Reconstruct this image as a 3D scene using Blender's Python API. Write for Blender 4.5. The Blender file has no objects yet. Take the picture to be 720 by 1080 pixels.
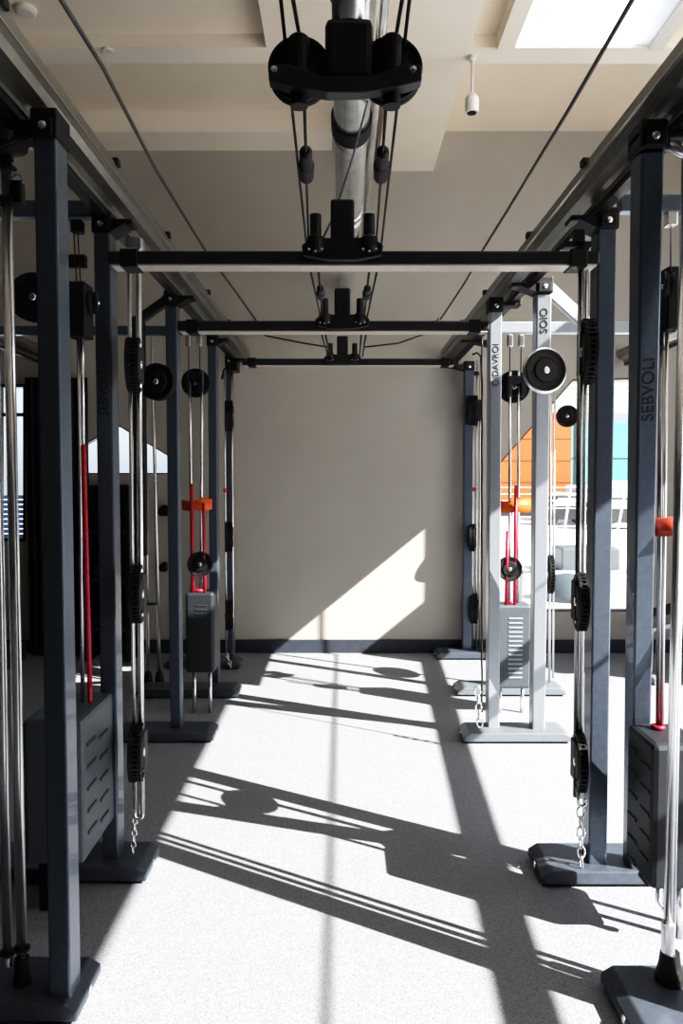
import bpy, bmesh, math, random
from mathutils import Vector, Matrix
random.seed(4)
S = bpy.context.scene
COL = S.collection
# ------------------------------------------------------------------ camera
CAMZ, F, PITCH = 1.5, 780.0, math.atan(35/780)
cs, sn = math.cos(PITCH), math.sin(PITCH)
cam = bpy.data.cameras.new('camera'); camo = bpy.data.objects.new('camera', cam); COL.objects.link(camo)
camo.location = (0, 0, CAMZ); camo.rotation_euler = (math.pi/2-PITCH, 0, 0)
cam.sensor_fit = 'VERTICAL'; cam.sensor_height = 36; cam.lens = F/1080*36; cam.clip_start = .05; cam.clip_end = 400
S.camera = camo
def P(u, v, Y):                     # point of the place seen at (u,v) on the plane y=Y
    t = (540-v)/F; k = Y/(cs+t*sn)
    return Vector((k*(u-360)/F, Y, CAMZ+k*(-sn+t*cs)))
def PZ(u, v, Z):                    # ... on the plane z=Z
    t = (540-v)/F; k = (Z-CAMZ)/(-sn+t*cs)
    return Vector((k*(u-360)/F, k*(cs+t*sn), Z))
def XU(u, Y, v=500): return P(u, v, Y).x

# ------------------------------------------------------------------ materials
def mat(name, col, rough=.5, metal=0., noise=0., scale=20., bump=0., bscale=200., coat=0., col2=None):
    m = bpy.data.materials.new(name); m.use_nodes = True
    nt = m.node_tree; b = nt.nodes['Principled BSDF']
    b.inputs['Base Color'].default_value = (*col, 1); b.inputs['Roughness'].default_value = rough
    b.inputs['Metallic'].default_value = metal; b.inputs['Coat Weight'].default_value = coat
    tc = nt.nodes.new('ShaderNodeTexCoord')
    if noise or col2:
        n = nt.nodes.new('ShaderNodeTexNoise'); n.inputs['Scale'].default_value = scale; n.inputs['Detail'].default_value = 4
        nt.links.new(tc.outputs['Object'], n.inputs['Vector'])
        r = nt.nodes.new('ShaderNodeValToRGB')
        c2 = col2 or tuple(min(1, c*(1+noise)) for c in col); c1 = col if col2 else tuple(c*(1-noise) for c in col)
        r.color_ramp.elements[0].position = .35; r.color_ramp.elements[1].position = .65
        r.color_ramp.elements[0].color = (*c1, 1); r.color_ramp.elements[1].color = (*c2, 1)
        nt.links.new(n.outputs['Fac'], r.inputs['Fac']); nt.links.new(r.outputs['Color'], b.inputs['Base Color'])
    if bump:
        n2 = nt.nodes.new('ShaderNodeTexNoise'); n2.inputs['Scale'].default_value = bscale
        nt.links.new(tc.outputs['Object'], n2.inputs['Vector'])
        bp = nt.nodes.new('ShaderNodeBump'); bp.inputs['Strength'].default_value = bump; bp.inputs['Distance'].default_value = .01
        nt.links.new(n2.outputs['Fac'], bp.inputs['Height']); nt.links.new(bp.outputs['Normal'], b.inputs['Normal'])
    return m
M = {}
M['post'] = mat('slate_powder_coat', (.105, .130, .170), .36, .55, .06, 60, coat=.3)
M['silver'] = mat('silver_sunlit_coat', (.36, .39, .43), .35, .4, .04, 60, coat=.2)  # silver for the bench; on posts the sun's brightness is in the colour
M['base'] = mat('base_powder_coat', (.085, .10, .125), .38, .3, .08, 50)
M['sunlitbase'] = mat('sunlit_base_coat', (.19, .215, .24), .4, .3, .04, 60)  # base coat lightened to stand in for sun on it
M['smoke'] = mat('smoked_chrome', (.34, .34, .35), .2, .92, .04, 30)
M['black'] = mat('black_plastic', (.0035, .004, .007), .5, 0, .2, 60)
M['rubber'] = mat('black_rubber', (.005, .005, .0055), .6, 0, .3, 90, .2, 150)
M['rail'] = mat('bronze_aluminium', (.25, .24, .22), .28, .8, .06, 30)
M['raildark'] = mat('rail_channel_dark', (.02, .02, .021), .4, .4, .1, 30)
M['railglint'] = mat('rail_highlight', (.45, .44, .40), .3, .8, .04, 30)  # highlights along the rail edges, put into a bright colour
M['bar'] = mat('crossbar_charcoal', (.028, .031, .036), .34, .3, .08, 40)
M['barbounce'] = mat('crossbar_bounce_light', (.62, .60, .55), .4, .3, .04, 40)  # pale tone stands in for sunlight bounced up from the floor
M['chrome'] = mat('polished_chrome', (.85, .86, .88), .24, .9, .03, 30)
M['steel'] = mat('galvanised_steel', (.82, .84, .86), .27, .9, .12, 14)
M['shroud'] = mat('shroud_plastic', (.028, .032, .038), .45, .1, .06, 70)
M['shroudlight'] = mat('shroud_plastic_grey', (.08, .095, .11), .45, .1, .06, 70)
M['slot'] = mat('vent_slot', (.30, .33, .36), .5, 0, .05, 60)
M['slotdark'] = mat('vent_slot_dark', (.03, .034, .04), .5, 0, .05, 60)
M['red'] = mat('red_sleeve', (.45, .015, .045), .4, 0, .15, 60)
M['orange'] = mat('orange_vinyl', (.70, .12, .014), .4, 0, .12, 30, .3, 40)
M['redorange'] = mat('red_orange_vinyl', (.60, .09, .045), .35, 0, .12, 30, .3, 40)
M['ink'] = mat('lettering_ink', (.012, .014, .02), .5, 0, .1, 50)
M['cable'] = mat('cable_sheath', (.009, .009, .01), .45, 0, .1, 50)
M['wire'] = mat('grey_wire', (.10, .095, .09), .5, .2, .1, 50)
M['wall'] = mat('wall_paint', (.44, .42, .385), .85, 0, .02, 3, .03, 300)
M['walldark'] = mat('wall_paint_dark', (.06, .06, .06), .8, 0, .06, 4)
M['ceil'] = mat('ceiling_paint', (.86, .765, .645), .9, 0, .02, 2)
M['ceilhi'] = mat('ceiling_beam_paint', (.88, .81, .71), .9, 0, .02, 2)
M['baseb'] = mat('baseboard_charcoal', (.035, .042, .055), .5, 0, .08, 20)
M['white'] = mat('white_plastic', (.75, .72, .67), .5, 0, .03, 20)
M['frame'] = mat('window_frame_dark', (.03, .032, .036), .45, .2, .08, 20)
M['terrace'] = mat('terrace_concrete', (.74, .72, .69), .9, 0, .05, 2)
M['obld'] = mat('orange_cladding', (.36, .085, .02), .8, 0, .05, 1)
M['bandc'] = mat('orange_cladding_joint', (.25, .07, .02), .8, 0, .05, 1)
M['teal'] = mat('teal_glazing', (.085, .33, .36), .35, 0, .08, .5)
M['pale'] = mat('pale_facade', (.6, .63, .64), .8, 0, .08, .6)
M['curtain'] = mat('black_fabric', (.006, .006, .007), .85, 0, .2, 15)
M['blind'] = mat('blue_blind', (.30, .42, .55), .6, 0, .05, 10)
M['louvre'] = mat('canopy_louvre', (.42, .42, .41), .5, .3, .08, 6)

def floor_mat():
    m = bpy.data.materials.new('speckled_rubber_floor'); m.use_nodes = True
    nt = m.node_tree; b = nt.nodes['Principled BSDF']; b.inputs['Roughness'].default_value = .75
    tc = nt.nodes.new('ShaderNodeTexCoord')
    n = nt.nodes.new('ShaderNodeTexNoise'); n.inputs['Scale'].default_value = 260; n.inputs['Detail'].default_value = 5; n.inputs['Roughness'].default_value = .75
    r = nt.nodes.new('ShaderNodeValToRGB'); e = r.color_ramp.elements
    e[0].position = .36; e[0].color = (.12, .13, .158, 1); e[1].position = .58; e[1].color = (.345, .352, .372, 1)
    x = e.new(.47); x.color = (.25, .26, .288, 1)
    nt.links.new(tc.outputs['Object'], n.inputs['Vector']); nt.links.new(n.outputs['Fac'], r.inputs['Fac'])
    nt.links.new(r.outputs['Color'], b.inputs['Base Color'])
    bp = nt.nodes.new('ShaderNodeBump'); bp.inputs['Strength'].default_value = .25; bp.inputs['Distance'].default_value = .004
    nt.links.new(n.outputs['Fac'], bp.inputs['Height']); nt.links.new(bp.outputs['Normal'], b.inputs['Normal'])
    return m
M['floor'] = floor_mat()
def frosted():
    m = bpy.data.materials.new('frosted_skylight'); m.use_nodes = True
    nt = m.node_tree; nt.nodes.clear()
    o = nt.nodes.new('ShaderNodeOutputMaterial'); t = nt.nodes.new('ShaderNodeBsdfTranslucent')
    n = nt.nodes.new('ShaderNodeTexNoise'); n.inputs['Scale'].default_value = 2
    r = nt.nodes.new('ShaderNodeValToRGB'); r.color_ramp.elements[0].color = (.86, .88, .92, 1); r.color_ramp.elements[1].color = (.92, .93, .95, 1)
    nt.links.new(n.outputs['Fac'], r.inputs['Fac']); nt.links.new(r.outputs['Color'], t.inputs['Color'])
    nt.links.new(t.outputs[0], o.inputs['Surface']); return m
M['frost'] = frosted()
M['blindt'] = M['frost'].copy(); M['blindt'].name = 'blue_translucent_blind'
for n_ in M['blindt'].node_tree.nodes:
    if n_.type == 'VALTORGB':
        n_.color_ramp.elements[0].color = (.30, .45, .60, 1); n_.color_ramp.elements[1].color = (.36, .50, .64, 1)
def glass():
    m = bpy.data.materials.new('window_glass'); m.use_nodes = True
    nt = m.node_tree; nt.nodes.clear()
    o = nt.nodes.new('ShaderNodeOutputMaterial'); t = nt.nodes.new('ShaderNodeBsdfTransparent'); g = nt.nodes.new('ShaderNodeBsdfGlossy')
    g.inputs['Roughness'].default_value = .02; x = nt.nodes.new('ShaderNodeMixShader'); fr = nt.nodes.new('ShaderNodeFresnel')
    fr.inputs['IOR'].default_value = 1.25
    t.inputs['Color'].default_value = (.97, .98, .98, 1)
    nt.links.new(fr.outputs[0], x.inputs[0]); nt.links.new(t.outputs[0], x.inputs[1]); nt.links.new(g.outputs[0], x.inputs[2])
    nt.links.new(x.outputs[0], o.inputs['Surface']); return m
M['glass'] = glass()

# ------------------------------------------------------------------ mesh builder
class MB:
    def __init__(self): self.bm = bmesh.new()
    def box(self, x0, x1, y0, y1, z0, z1, bev=0.):
        x0, x1 = sorted((x0, x1)); y0, y1 = sorted((y0, y1)); z0, z1 = sorted((z0, z1))
        r = bmesh.ops.create_cube(self.bm, size=1)
        bmesh.ops.scale(self.bm, vec=(x1-x0, y1-y0, z1-z0), verts=r['verts'])
        bmesh.ops.translate(self.bm, vec=((x0+x1)/2, (y0+y1)/2, (z0+z1)/2), verts=r['verts'])
        self._bev(r['verts'], bev); return self
    def _bev(self, verts, bev, seg=2):
        if bev > 0:
            ed = list({e for v in verts for e in v.link_edges})
            bmesh.ops.bevel(self.bm, geom=ed, offset=bev, segments=seg, affect='EDGES', profile=.5)
    def beam(self, a, b, w, d, bev=0., side=(1, 0, 0)):
        a, b = Vector(a), Vector(b); z = (b-a).normalized(); x = Vector(side); x = (x-z*x.dot(z)).normalized(); y = z.cross(x)
        r = bmesh.ops.create_cube(self.bm, size=1); L = (b-a).length
        for v in r['verts']:
            c = v.co.copy(); v.co = (a+b)/2 + x*c.x*w + y*c.y*d + z*c.z*L
        self._bev(r['verts'], bev); return self
    def tube(self, pts, rad, n=12):
        pts = [Vector(p) for p in pts]; rings = []; prev = None
        for i, p in enumerate(pts):
            t = (pts[min(i+1, len(pts)-1)]-pts[max(i-1, 0)]).normalized()
            if prev is None: x = t.orthogonal().normalized()
            else: x = (prev-t*prev.dot(t)).normalized()
            prev = x; y = t.cross(x)
            rr = rad[i] if isinstance(rad, (list, tuple)) else rad
            rings.append([self.bm.verts.new(p+(x*math.cos(2*math.pi*k/n)+y*math.sin(2*math.pi*k/n))*rr) for k in range(n)])
        for a, b in zip(rings, rings[1:]):
            for k in range(n): self.bm.faces.new((a[k], a[(k+1) % n], b[(k+1) % n], b[k])).smooth = True
        self.bm.faces.new(rings[0][::-1]); self.bm.faces.new(rings[-1]); return self
    def lathe(self, c, axis, prof, n=32, smooth=False):   # prof: (along, radius)
        c = Vector(c); t = Vector(axis).normalized(); x = t.orthogonal().normalized(); y = t.cross(x); rings = []
        for h, r in prof:
            rings.append([self.bm.verts.new(c+t*h+(x*math.cos(2*math.pi*k/n)+y*math.sin(2*math.pi*k/n))*max(r, 1e-4)) for k in range(n)])
        for a, b in zip(rings, rings[1:]):
            for k in range(n): self.bm.faces.new((a[k], a[(k+1) % n], b[(k+1) % n], b[k])).smooth = smooth
        self.bm.faces.new(rings[0][::-1]); self.bm.faces.new(rings[-1]); return self
    def prism(self, poly, vec, bev=0.):                    # closed polygon of 3D points extruded by vec
        v = [self.bm.verts.new(Vector(p)) for p in poly]; w = [self.bm.verts.new(Vector(p)+Vector(vec)) for p in poly]; n = len(v)
        self.bm.faces.new(v); self.bm.faces.new(w[::-1])
        for i in range(n): self.bm.faces.new((v[i], w[i], w[(i+1) % n], v[(i+1) % n]))
        self._bev(v+w, bev); return self
    def torus(self, c, axis, R, r, n=20, m=8, a0=0, a1=2*math.pi):
        c = Vector(c); t = Vector(axis).normalized(); x = t.orthogonal().normalized(); y = t.cross(x)
        pts = [c+(x*math.cos(a0+(a1-a0)*k/n)+y*math.sin(a0+(a1-a0)*k/n))*R for k in range(n+1)]
        return self.tube(pts, r, m)
    def build(self, name, m, parent=None, **kw):
        bmesh.ops.recalc_face_normals(self.bm, faces=self.bm.faces)
        me = bpy.data.meshes.new(name); co = [v.co for v in self.bm.verts]
        lo = Vector([min(c[i] for c in co) for i in range(3)]); hi = Vector([max(c[i] for c in co) for i in range(3)])
        org = (lo+hi)/2; org.z = lo.z
        bmesh.ops.translate(self.bm, vec=-org, verts=self.bm.verts)
        self.bm.to_mesh(me); self.bm.free()
        me.materials.append(M[m] if isinstance(m, str) else m)
        o = bpy.data.objects.new(name, me); COL.objects.link(o)
        pw = Vector((0, 0, 0)); q = parent
        while q: pw = pw+q.location; q = q.parent
        o.location = org-pw
        if parent: o.parent = parent
        for k, v in kw.items(): o[k] = v
        return o
def thing(name, label, cat, loc, group=None):
    o = bpy.data.objects.new(name, None); COL.objects.link(o); o.location = loc; o.empty_display_size = .1
    o['label'] = label; o['category'] = cat
    if group: o['group'] = group
    return o
def tag(o, label, cat, group=None):
    o['label'] = label; o['category'] = cat
    if group: o['group'] = group
    return o
def struct(o): o['kind'] = 'structure'; return o

# ------------------------------------------------------------------ setting
WY = 6.33
CZ, SZ, BZ = 4.41, 4.16, 4.08
struct(MB().box(-4, 3.7, -2.6, WY+.1, -.06, 0).build('floor', 'floor'))
def wall_with_holes():                       # back wall: polygonal openings cut out with bmesh triangulation
    bm = bmesh.new(); y = WY
    X0, X1, Z0, Z1 = -4., 3.7, 0., 4.7
    wl = [P(88, 500, y), P(186, 500, y), P(186, 485, y), P(124, 447.5, y), P(88, 468, y)]
    wr0 = [P(524, 645, y), P(688, 645, y), P(688, 398, y), P(604, 400, y), P(524, 491, y)]
    wf = [P(-30, 571, y), P(27, 571, y), P(27, 405, y), P(-30, 405, y)]
    me = bpy.data.curves.new('c', 'CURVE'); me.dimensions = '2D'; me.fill_mode = 'BOTH'; me.extrude = .05
    def sp(pts):
        s = me.splines.new('POLY'); s.points.add(len(pts)-1); s.use_cyclic_u = True
        for q, p in zip(s.points, pts): q.co = (p[0], p[1], 0, 1)
    sp([(X0, Z0), (X1, Z0), (X1, Z1), (X0, Z1)])
    for w in (wl, wr0, wf): sp([(p.x, p.z) for p in w])
    co = bpy.data.objects.new('c', me); COL.objects.link(co)
    dg = bpy.context.evaluated_depsgraph_get(); mesh = bpy.data.meshes.new_from_object(co.evaluated_get(dg))
    bpy.data.objects.remove(co); bpy.data.curves.remove(me)
    mesh.name = 'wall_back'
    mesh.transform(Matrix.Rotation(math.pi/2, 4, 'X')); mesh.materials.clear(); mesh.materials.append(M['wall'])
    o = bpy.data.objects.new('wall_back', mesh); COL.objects.link(o); o.location = (0, WY+.05, 0); struct(o)
    return wl, wr0, wf
wl, wr0, wf = wall_with_holes()
def window(n, poly, mullions=(), fw=.03):
    r = bpy.data.objects.new('window_%d' % n, None); COL.objects.link(r); r.location = (poly[0].x, WY, poly[0].z); struct(r)
    b = MB()
    for a, c in zip(poly, poly[1:]+poly[:1]): b.beam(a+Vector((0, .05, 0)), c+Vector((0, .05, 0)), .09, fw, side=(0, 1, 0))
    for a, c in mullions: b.beam(a+Vector((0, .05, 0)), c+Vector((0, .05, 0)), .05, .03, side=(0, 1, 0))
    b.build('window_frame', 'frame', r)
    MB().prism([p+Vector((0, .06, 0)) for p in poly], (0, .006, 0)).build('pane', 'glass', r)
    return r
window(1, wl, fw=.02); window(2, wr0, fw=.02)
wfo = window(3, wf, [(P(-30, 437, WY), P(27, 437, WY)), (P(-2, 571, WY), P(-2, 405, WY))], .05)
bl = MB()
for i in range(9):
    z = .99+i*.042; bl.box(wf[0].x+.02, wf[1].x-.02, WY+.015, WY+.03, z, z+.035)
bl.build('blind', 'blindt', wfo)
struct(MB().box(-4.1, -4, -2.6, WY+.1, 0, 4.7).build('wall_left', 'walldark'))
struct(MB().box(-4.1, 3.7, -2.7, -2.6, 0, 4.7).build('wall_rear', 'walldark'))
# right wall: wide opening for the sun
RW = 3.6; HEAD = 3.65; WB = -.75
wr = MB(); wr.box(RW, RW+.1, -2.6, WY+.1, HEAD, 4.2); wr.box(RW, RW+.1, 4.72, WY+.1, 4.2, CZ+.1); wr.box(RW, RW+.1, 4.68, WY+.1, 0, HEAD); wr.box(RW, RW+.1, -2.6, WB, 0, HEAD)
struct(wr.build('wall_right', 'wall'))
w4 = bpy.data.objects.new('window_4', None); COL.objects.link(w4); w4.location = (RW, 1.2, 0); struct(w4)
fr = MB(); fr.box(RW+.02, RW+.08, WB, 4.68, 0, .08)
fr.beam((RW+.05, WB, 2.60), (RW+.05, 4.68, 2.38), .05, .10, side=(1, 0, 0)); fr.beam((RW+.05, WB, 3.03), (RW+.05, 4.15, 3.03), .012, .012)
fr.box(RW+.04, RW+.06, 4.14, 4.16, 3.02, HEAD); fr.box(RW+.02, RW+.08, 4.3, 4.68, 2.45, 2.83)  # corner panel added out of view to cut the wall's sun patch
fr.box(RW+.02, RW+.08, 3.62, 3.76, HEAD-.09, HEAD)  # unseen block added at the head to notch the sun patch
fr.build('window_frame', 'frame', w4)
# ceiling
HS = SZ+.06
c = MB()
c.box(-4, 3.7, 4.72, WY+.1, CZ, CZ+.1)                                        # high recess along the wall
c.box(-4, 1.03, -2.6, 4.72, SZ, HS)
c.box(1.03, 1.84, -2.6, 2.4, SZ, SZ+.04); c.box(1.03, 1.84, 4.56, 4.72, SZ, HS); c.box(-4, 1.84, 4.66, 4.72, HS, CZ+.1)
c.box(1.84, 2.9, -2.6, 4.72, SZ, SZ+.04); c.box(2.9, 3.47, -2.6, 2.15, SZ, SZ+.04); c.box(2.9, 3.47, 2.95, 4.72, SZ, SZ+.04)  # unseen roof opening added to let sun onto the pale right posts
c.box(3.47, 3.7, -2.6, 4.72, SZ, SZ+.04)
c.box(1.84, 3.7, 4.6, 4.72, SZ, CZ+.1)
struct(c.build('ceiling', 'ceil'))
HS = SZ+.06
struct(MB().box(1.84, 1.92, 2.2, 4.55, BZ-.02, SZ).build('trim_1', 'white'))
struct(MB().box(1.031, 1.839, 2.3, 4.549, 4.095, 4.11).build('window_5', 'frost'))
struct(MB().box(-4, -.45, 4.55, 4.72, BZ, SZ).build('trim_2', 'ceilhi'))
struct(MB().box(.77, 3.6, 4.55, 4.72, BZ, SZ).build('trim_3', 'ceilhi'))
struct(MB().box(-.45, .30, -2.6, 4.72, BZ, SZ).build('trim_4', 'ceilhi'))
struct(MB().box(.30, .77, -2.6, WY, BZ, CZ).build('trim_5', 'ceilhi'))
struct(MB().box(-4, -.08, 6.0, WY, 4.25, CZ).build('trim_6', 'ceilhi'))
struct(MB().box(.93, 1.03, 2.2, 4.55, BZ-.02, SZ).build('trim_7', 'ceilhi'))
struct(MB().box(-4, 3.6, WY-.02, WY, 0, .115, .004).build('baseboard_back', 'baseb'))

# ------------------------------------------------------------------ ceiling fittings
q = PZ(27, 9, SZ)
tag(MB().lathe(q, (0, 0, -1), [(0, .06), (.02, .06), (.03, .045), (.032, .0)]).build('smoke_detector', 'white'), 'round white smoke detector on the ceiling, upper left corner', 'smoke detector')
q = PZ(113, 38, SZ)
t = thing('ceiling_sprinkler', 'white ceiling sprinkler head on short stem at upper left', 'sprinkler', q)
MB().lathe(q, (0, 0, -1), [(0, .02), (.07, .02), (.075, .03), (.09, .03), (.092, 0)], 16).build('stem', 'white', t)
MB().tube([q+Vector((0, 0, -.09)), q+Vector((0, 0, -.19))], .004).build('rod', 'white', t)
q = PZ(497, 62, BZ); q.y = 4.64; q.z = BZ; b0 = P(497, 119, q.y)
t = thing('pendant_camera', 'small white cylinder hanging on thin rod below skylight edge', 'ceiling camera', q)
MB().lathe(q, (0, 0, -1), [(0, .025), (.02, .025), (.03, .012), (.05, .01)], 16).build('mount', 'white', t)
MB().tube([q, (q.x, q.y, b0.z+.08)], .007).build('rod', 'white', t)
MB().lathe((q.x, q.y, b0.z), (0, 0, 1), [(0, .04), (.05, .043), (.09, .04), (.115, .018)], 20).build('body', 'white', t)
MB().lathe((q.x, q.y, b0.z-.004), (0, 0, 1), [(0, .028), (.006, .028)], 20).build('lens', 'black', t)

# ------------------------------------------------------------------ overhead rails
ZP = 2.40            # underside of the brackets
RZ0, RZ1 = 2.474, 2.574
def rail(x0, x1, s, label, y0=-2.55, y1=6.25, ya=0.):
    r = thing('overhead_rail', label, 'rail', ((x0+x1)/2, (y0+y1)/2, RZ0), 'overhead aluminium rails')
    def prof(x, z): return (x, y0, z)
    a = x0 if s > 0 else x1                       # aisle side
    w = abs(x1-x0)*s
    pts = [prof(a+f*w, RZ0+g*(RZ1-RZ0)) for f, g in
           [(.0, .62), (.0, .94), (.06, 1), (.94, 1), (1, .94), (1, .0), (.62, .0), (.62, .12), (.5, .2), (.22, .28), (.10, .45), (.10, .58)]]
    MB().prism(pts, (0, y1-y0, 0)).build('rail_body', 'rail', r)
    MB().box(a+.66*w, a+.97*w, y0, y1, RZ0-.025, RZ0).build('cable_channel', 'raildark', r)
    MB().box(a-.0015*s, a+.10*w, y0, y1, RZ0+.58*(RZ1-RZ0), RZ0+.62*(RZ1-RZ0)).build('highlight_strip', 'railglint', r)
    MB().box(a+.60*w, a+.645*w, y0, y1, RZ0-.004, RZ0).build('highlight_strip', 'railglint', r)
    for yy in (1.7, 2.55, 3.3, 4.3, 5.1): # small clips on the upper edge
        if y0 < yy < y1: MB().box(a-.010*s, a+.02*s, yy, yy+.035, RZ1-.012, RZ1+.012, .003).build('clip', 'black', r)
    return r
rail(-.890, -.765, -1, 'bronze overhead rail running to the back wall along the left of the aisle')
rail(.825, .95, 1, 'bronze overhead rail running to the back wall along the right of the aisle')
rail(-2.5, -2.4, -1, 'short overhead rail of the next rig seen far left under the ceiling', 3.9, 6.25)
rail(2.3, 2.4, 1, 'short overhead rail of the next rig seen far right by the window', 3.6, 6.25)

# ------------------------------------------------------------------ station pieces
BH = .062
def add_base(r, xi, xo, yf, dep=.20, m='base'):
    s = 1 if xo > xi else -1
    z0 = .012
    poly = [(xi, yf, z0), (xi, yf, .040), (xi+.035*s, yf, BH), (xo-.035*s, yf, BH), (xo, yf, .040), (xo, yf, z0)]
    b = MB().prism(poly, (0, dep, 0), .006).build('base', m, r)
    for x in (xi+.07*s, xo-.07*s): MB().box(x-.05, x+.05, yf+.01, yf+dep-.01, 0, z0).build('foot_pad', 'rubber', b)
    MB().lathe((xi+.001*s, yf+dep*.5, .03), (-s, 0, 0), [(0, .013), (.004, .013), (.006, .008), (.007, 0)], 12).build('bolt', 'chrome', b)
    return b
def add_upright(r, bot, top, m='post', w=.06, d=.085, railx=None, text=None, tz=None, tsize=.05, bm='black'):
    """post with its front face on bot/top (centre of the front face), bracket on top"""
    o = Vector((0, d/2, 0)); a, b = bot+o, top+o
    u = MB().beam(a, b, w, d, .006).build('upright', m, r)
    k = MB()
    hw = w/2+.006
    k.box(b.x-hw, b.x+hw, b.y-d/2-.008, b.y+d/2+.008, ZP-.004, RZ0-.0005, .006)
    k.box(b.x-hw+.012, b.x+hw-.012, b.y-d/2-.014, b.y-d/2-.006, ZP+.0, ZP+.045, .003)
    if railx:
        lo, hi = min(railx[0], b.x-hw), max(railx[1], b.x+hw)
        k.box(lo, hi, b.y-d/2+.004, b.y+d/2-.004, RZ0-.045, RZ0-.0262, .004)
        # a cheek that grips the outer rail flank
        sx = 1 if b.x > 0 else -1
        ox = railx[1] if sx > 0 else railx[0]
        k.box(ox+.001*sx, ox+.016*sx, b.y-d/2, b.y+d/2, RZ0-.045, RZ1-.01, .004)
        ix = railx[0] if sx > 0 else railx[1]
        k.prism([(ix-.0*sx, b.y-d/2-.005, RZ0-.03), (b.x-hw*sx, b.y-d/2-.005, ZP+.0), (b.x-hw*sx, b.y-d/2-.005, RZ0-.03)], (0, d+.01, 0)) if abs(ix-b.x) > hw+.01 else None
    kb = k.build('bracket', bm, r)
    MB().lathe((b.x, b.y-d/2-.013, ZP+.024), (0, -1, 0), [(0, .011), (.004, .011), (.006, .006), (.0065, 0)], 12).build('bolt', 'chrome', kb)
    if text:
        cu = bpy.data.curves.new('t', 'FONT'); cu.body = text; cu.size = tsize; cu.align_x = 'CENTER'; cu.align_y = 'CENTER'; cu.extrude = .0008
        to = bpy.data.objects.new('t', cu); COL.objects.link(to)
        dg = bpy.context.evaluated_depsgraph_get(); me = bpy.data.meshes.new_from_object(to.evaluated_get(dg)); bpy.data.objects.remove(to)
        z = (b-a).normalized(); x = Vector((1, 0, 0)); x = (x-z*x.dot(z)).normalized(); n = x.cross(z)   # n faces the camera
        f = (tz-a.z)/(b.z-a.z); c0 = a.lerp(b, f)+n*(d/2+.0012)*(1 if n.y < 0 else -1)
        nn = n if n.y < 0 else -n
        # text x axis runs up the post, text y axis towards -x
        R = Matrix((z, -x, nn)).transposed().to_4x4()
        me.transform(Matrix.Translation(c0-Vector(u.location)-Vector(r.location)) @ R)
        me.materials.clear(); me.materials.append(M['ink'])
        to = bpy.data.objects.new('lettering', me); COL.objects.link(to); to.parent = u; to['label'] = 'dark lettering running up the post'
    return u
def add_beam(r, a, b, name='side_beam', m='post', w=.05, h=.06):
    return MB().beam(a, b, w, h, .005, side=(0, 1, 0)).build(name, m, r)
def wheel(parent, c, axis, R, th, ribs=0, rim='black', name='pulley_wheel', lab=None):
    b = MB(); h = th/2
    b.lathe(c, axis, [(-h, R*.55), (-h*.6, R*.62), (-h*.75, R*.86), (-h, R*.9), (-h, R), (-h*.45, R), (-h*.2, R*.93), (h*.2, R*.93), (h*.45, R), (h, R), (h, R*.9), (h*.75, R*.86), (h*.6, R*.62), (h, R*.55)], 40)
    t = Vector(axis).normalized(); x = t.orthogonal().normalized(); y = t.cross(x)
    for k in range(ribs):
        a = 2*math.pi*k/ribs; d = x*math.cos(a)+y*math.sin(a); s = t.cross(d)
        b.beam(Vector(c)+d*R*.99-t*h, Vector(c)+d*R*.99+t*h, R*.05, R*.07, 0, side=d)
    for k in range(5):
        a = 2*math.pi*k/5; d = x*math.cos(a)+y*math.sin(a)
        b.beam(Vector(c)+d*R*.25, Vector(c)+d*R*.9, th*.7, R*.14, 0, side=t)
    w = b.build(name, 'rubber', parent)
    MB().lathe(Vector(c)-t*(h+.006), t, [(0, R*.12), (.003, R*.16), (th+.009, R*.16), (th+.012, R*.12)], 16).build('hub', 'chrome', w)
    if rim != 'black':
        MB().torus(c, axis, R, th*.28, 36, 8).build('rim', rim, w, label=lab or 'pale rim')
    return w
def rods(r, specs, Y, name='guide_rod', m='chrome'):
    for i, (u0, v0, u1, v1, rad) in enumerate(specs):
        MB().tube([P(u0, v0, Y), P(u1, v1, Y)], rad, 14).build(name, m if i == 0 else 'chrome', r)
def carriage(r, u, v, Y, hpx, wpx, kind='edge', off=0.0, dy=-.035):
    """black sliding carriage with a ribbed wheel seen edge-on"""
    c = P(u, v, Y); z = Y/F*1.0; H = hpx*z; W = wpx*z
    k = MB().box(c.x-W*.30, c.x+W*.30, c.y-.03, c.y+.03, c.z-H*.36, c.z+H*.36, .008).build('slide_carriage', 'black', r)
    wheel(k, c+Vector((off, dy, 0)), (1, .16 if c.x < 0 else -.16, 0), H/2, W*.55, 36)
    return k
def chain(r, a, b, n=6, rad=.0035):
    a, b = Vector(a), Vector(b); k = MB()
    for i in range(n):
        c = a.lerp(b, (i+.5)/n); L = (b-a).length/n*.62
        ax = (1, 0, 0) if i % 2 else (0, 1, 0)
        sd = Vector((0, 1, 0)) if i % 2 else Vector((1, 0, 0))
        pts = []
        for j in range(13):
            t = 2*math.pi*j/12
            pts.append(c+Vector((0, 0, 1))*math.sin(t)*L+sd*math.cos(t)*L*.6)
        k.tube(pts, rad, 6)
    return k.build('chain', 'chrome', r)
def hook(r, p, s=.03):
    p = Vector(p); pts = [p+Vector((0, 0, s*.9)), p+Vector((0, 0, s*.2))]
    for j in range(9):
        t = math.pi*1.35*j/8; pts.append(p+Vector((s*.5-s*.5*math.cos(t), 0, -s*.5*math.sin(t))))
    return MB().tube(pts, .006, 8).build('hook', 'chrome', r)

# ------------------------------------------------------------------ left stations
RXL, RXR = (-.890, -.765), (.825, .95)
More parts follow.
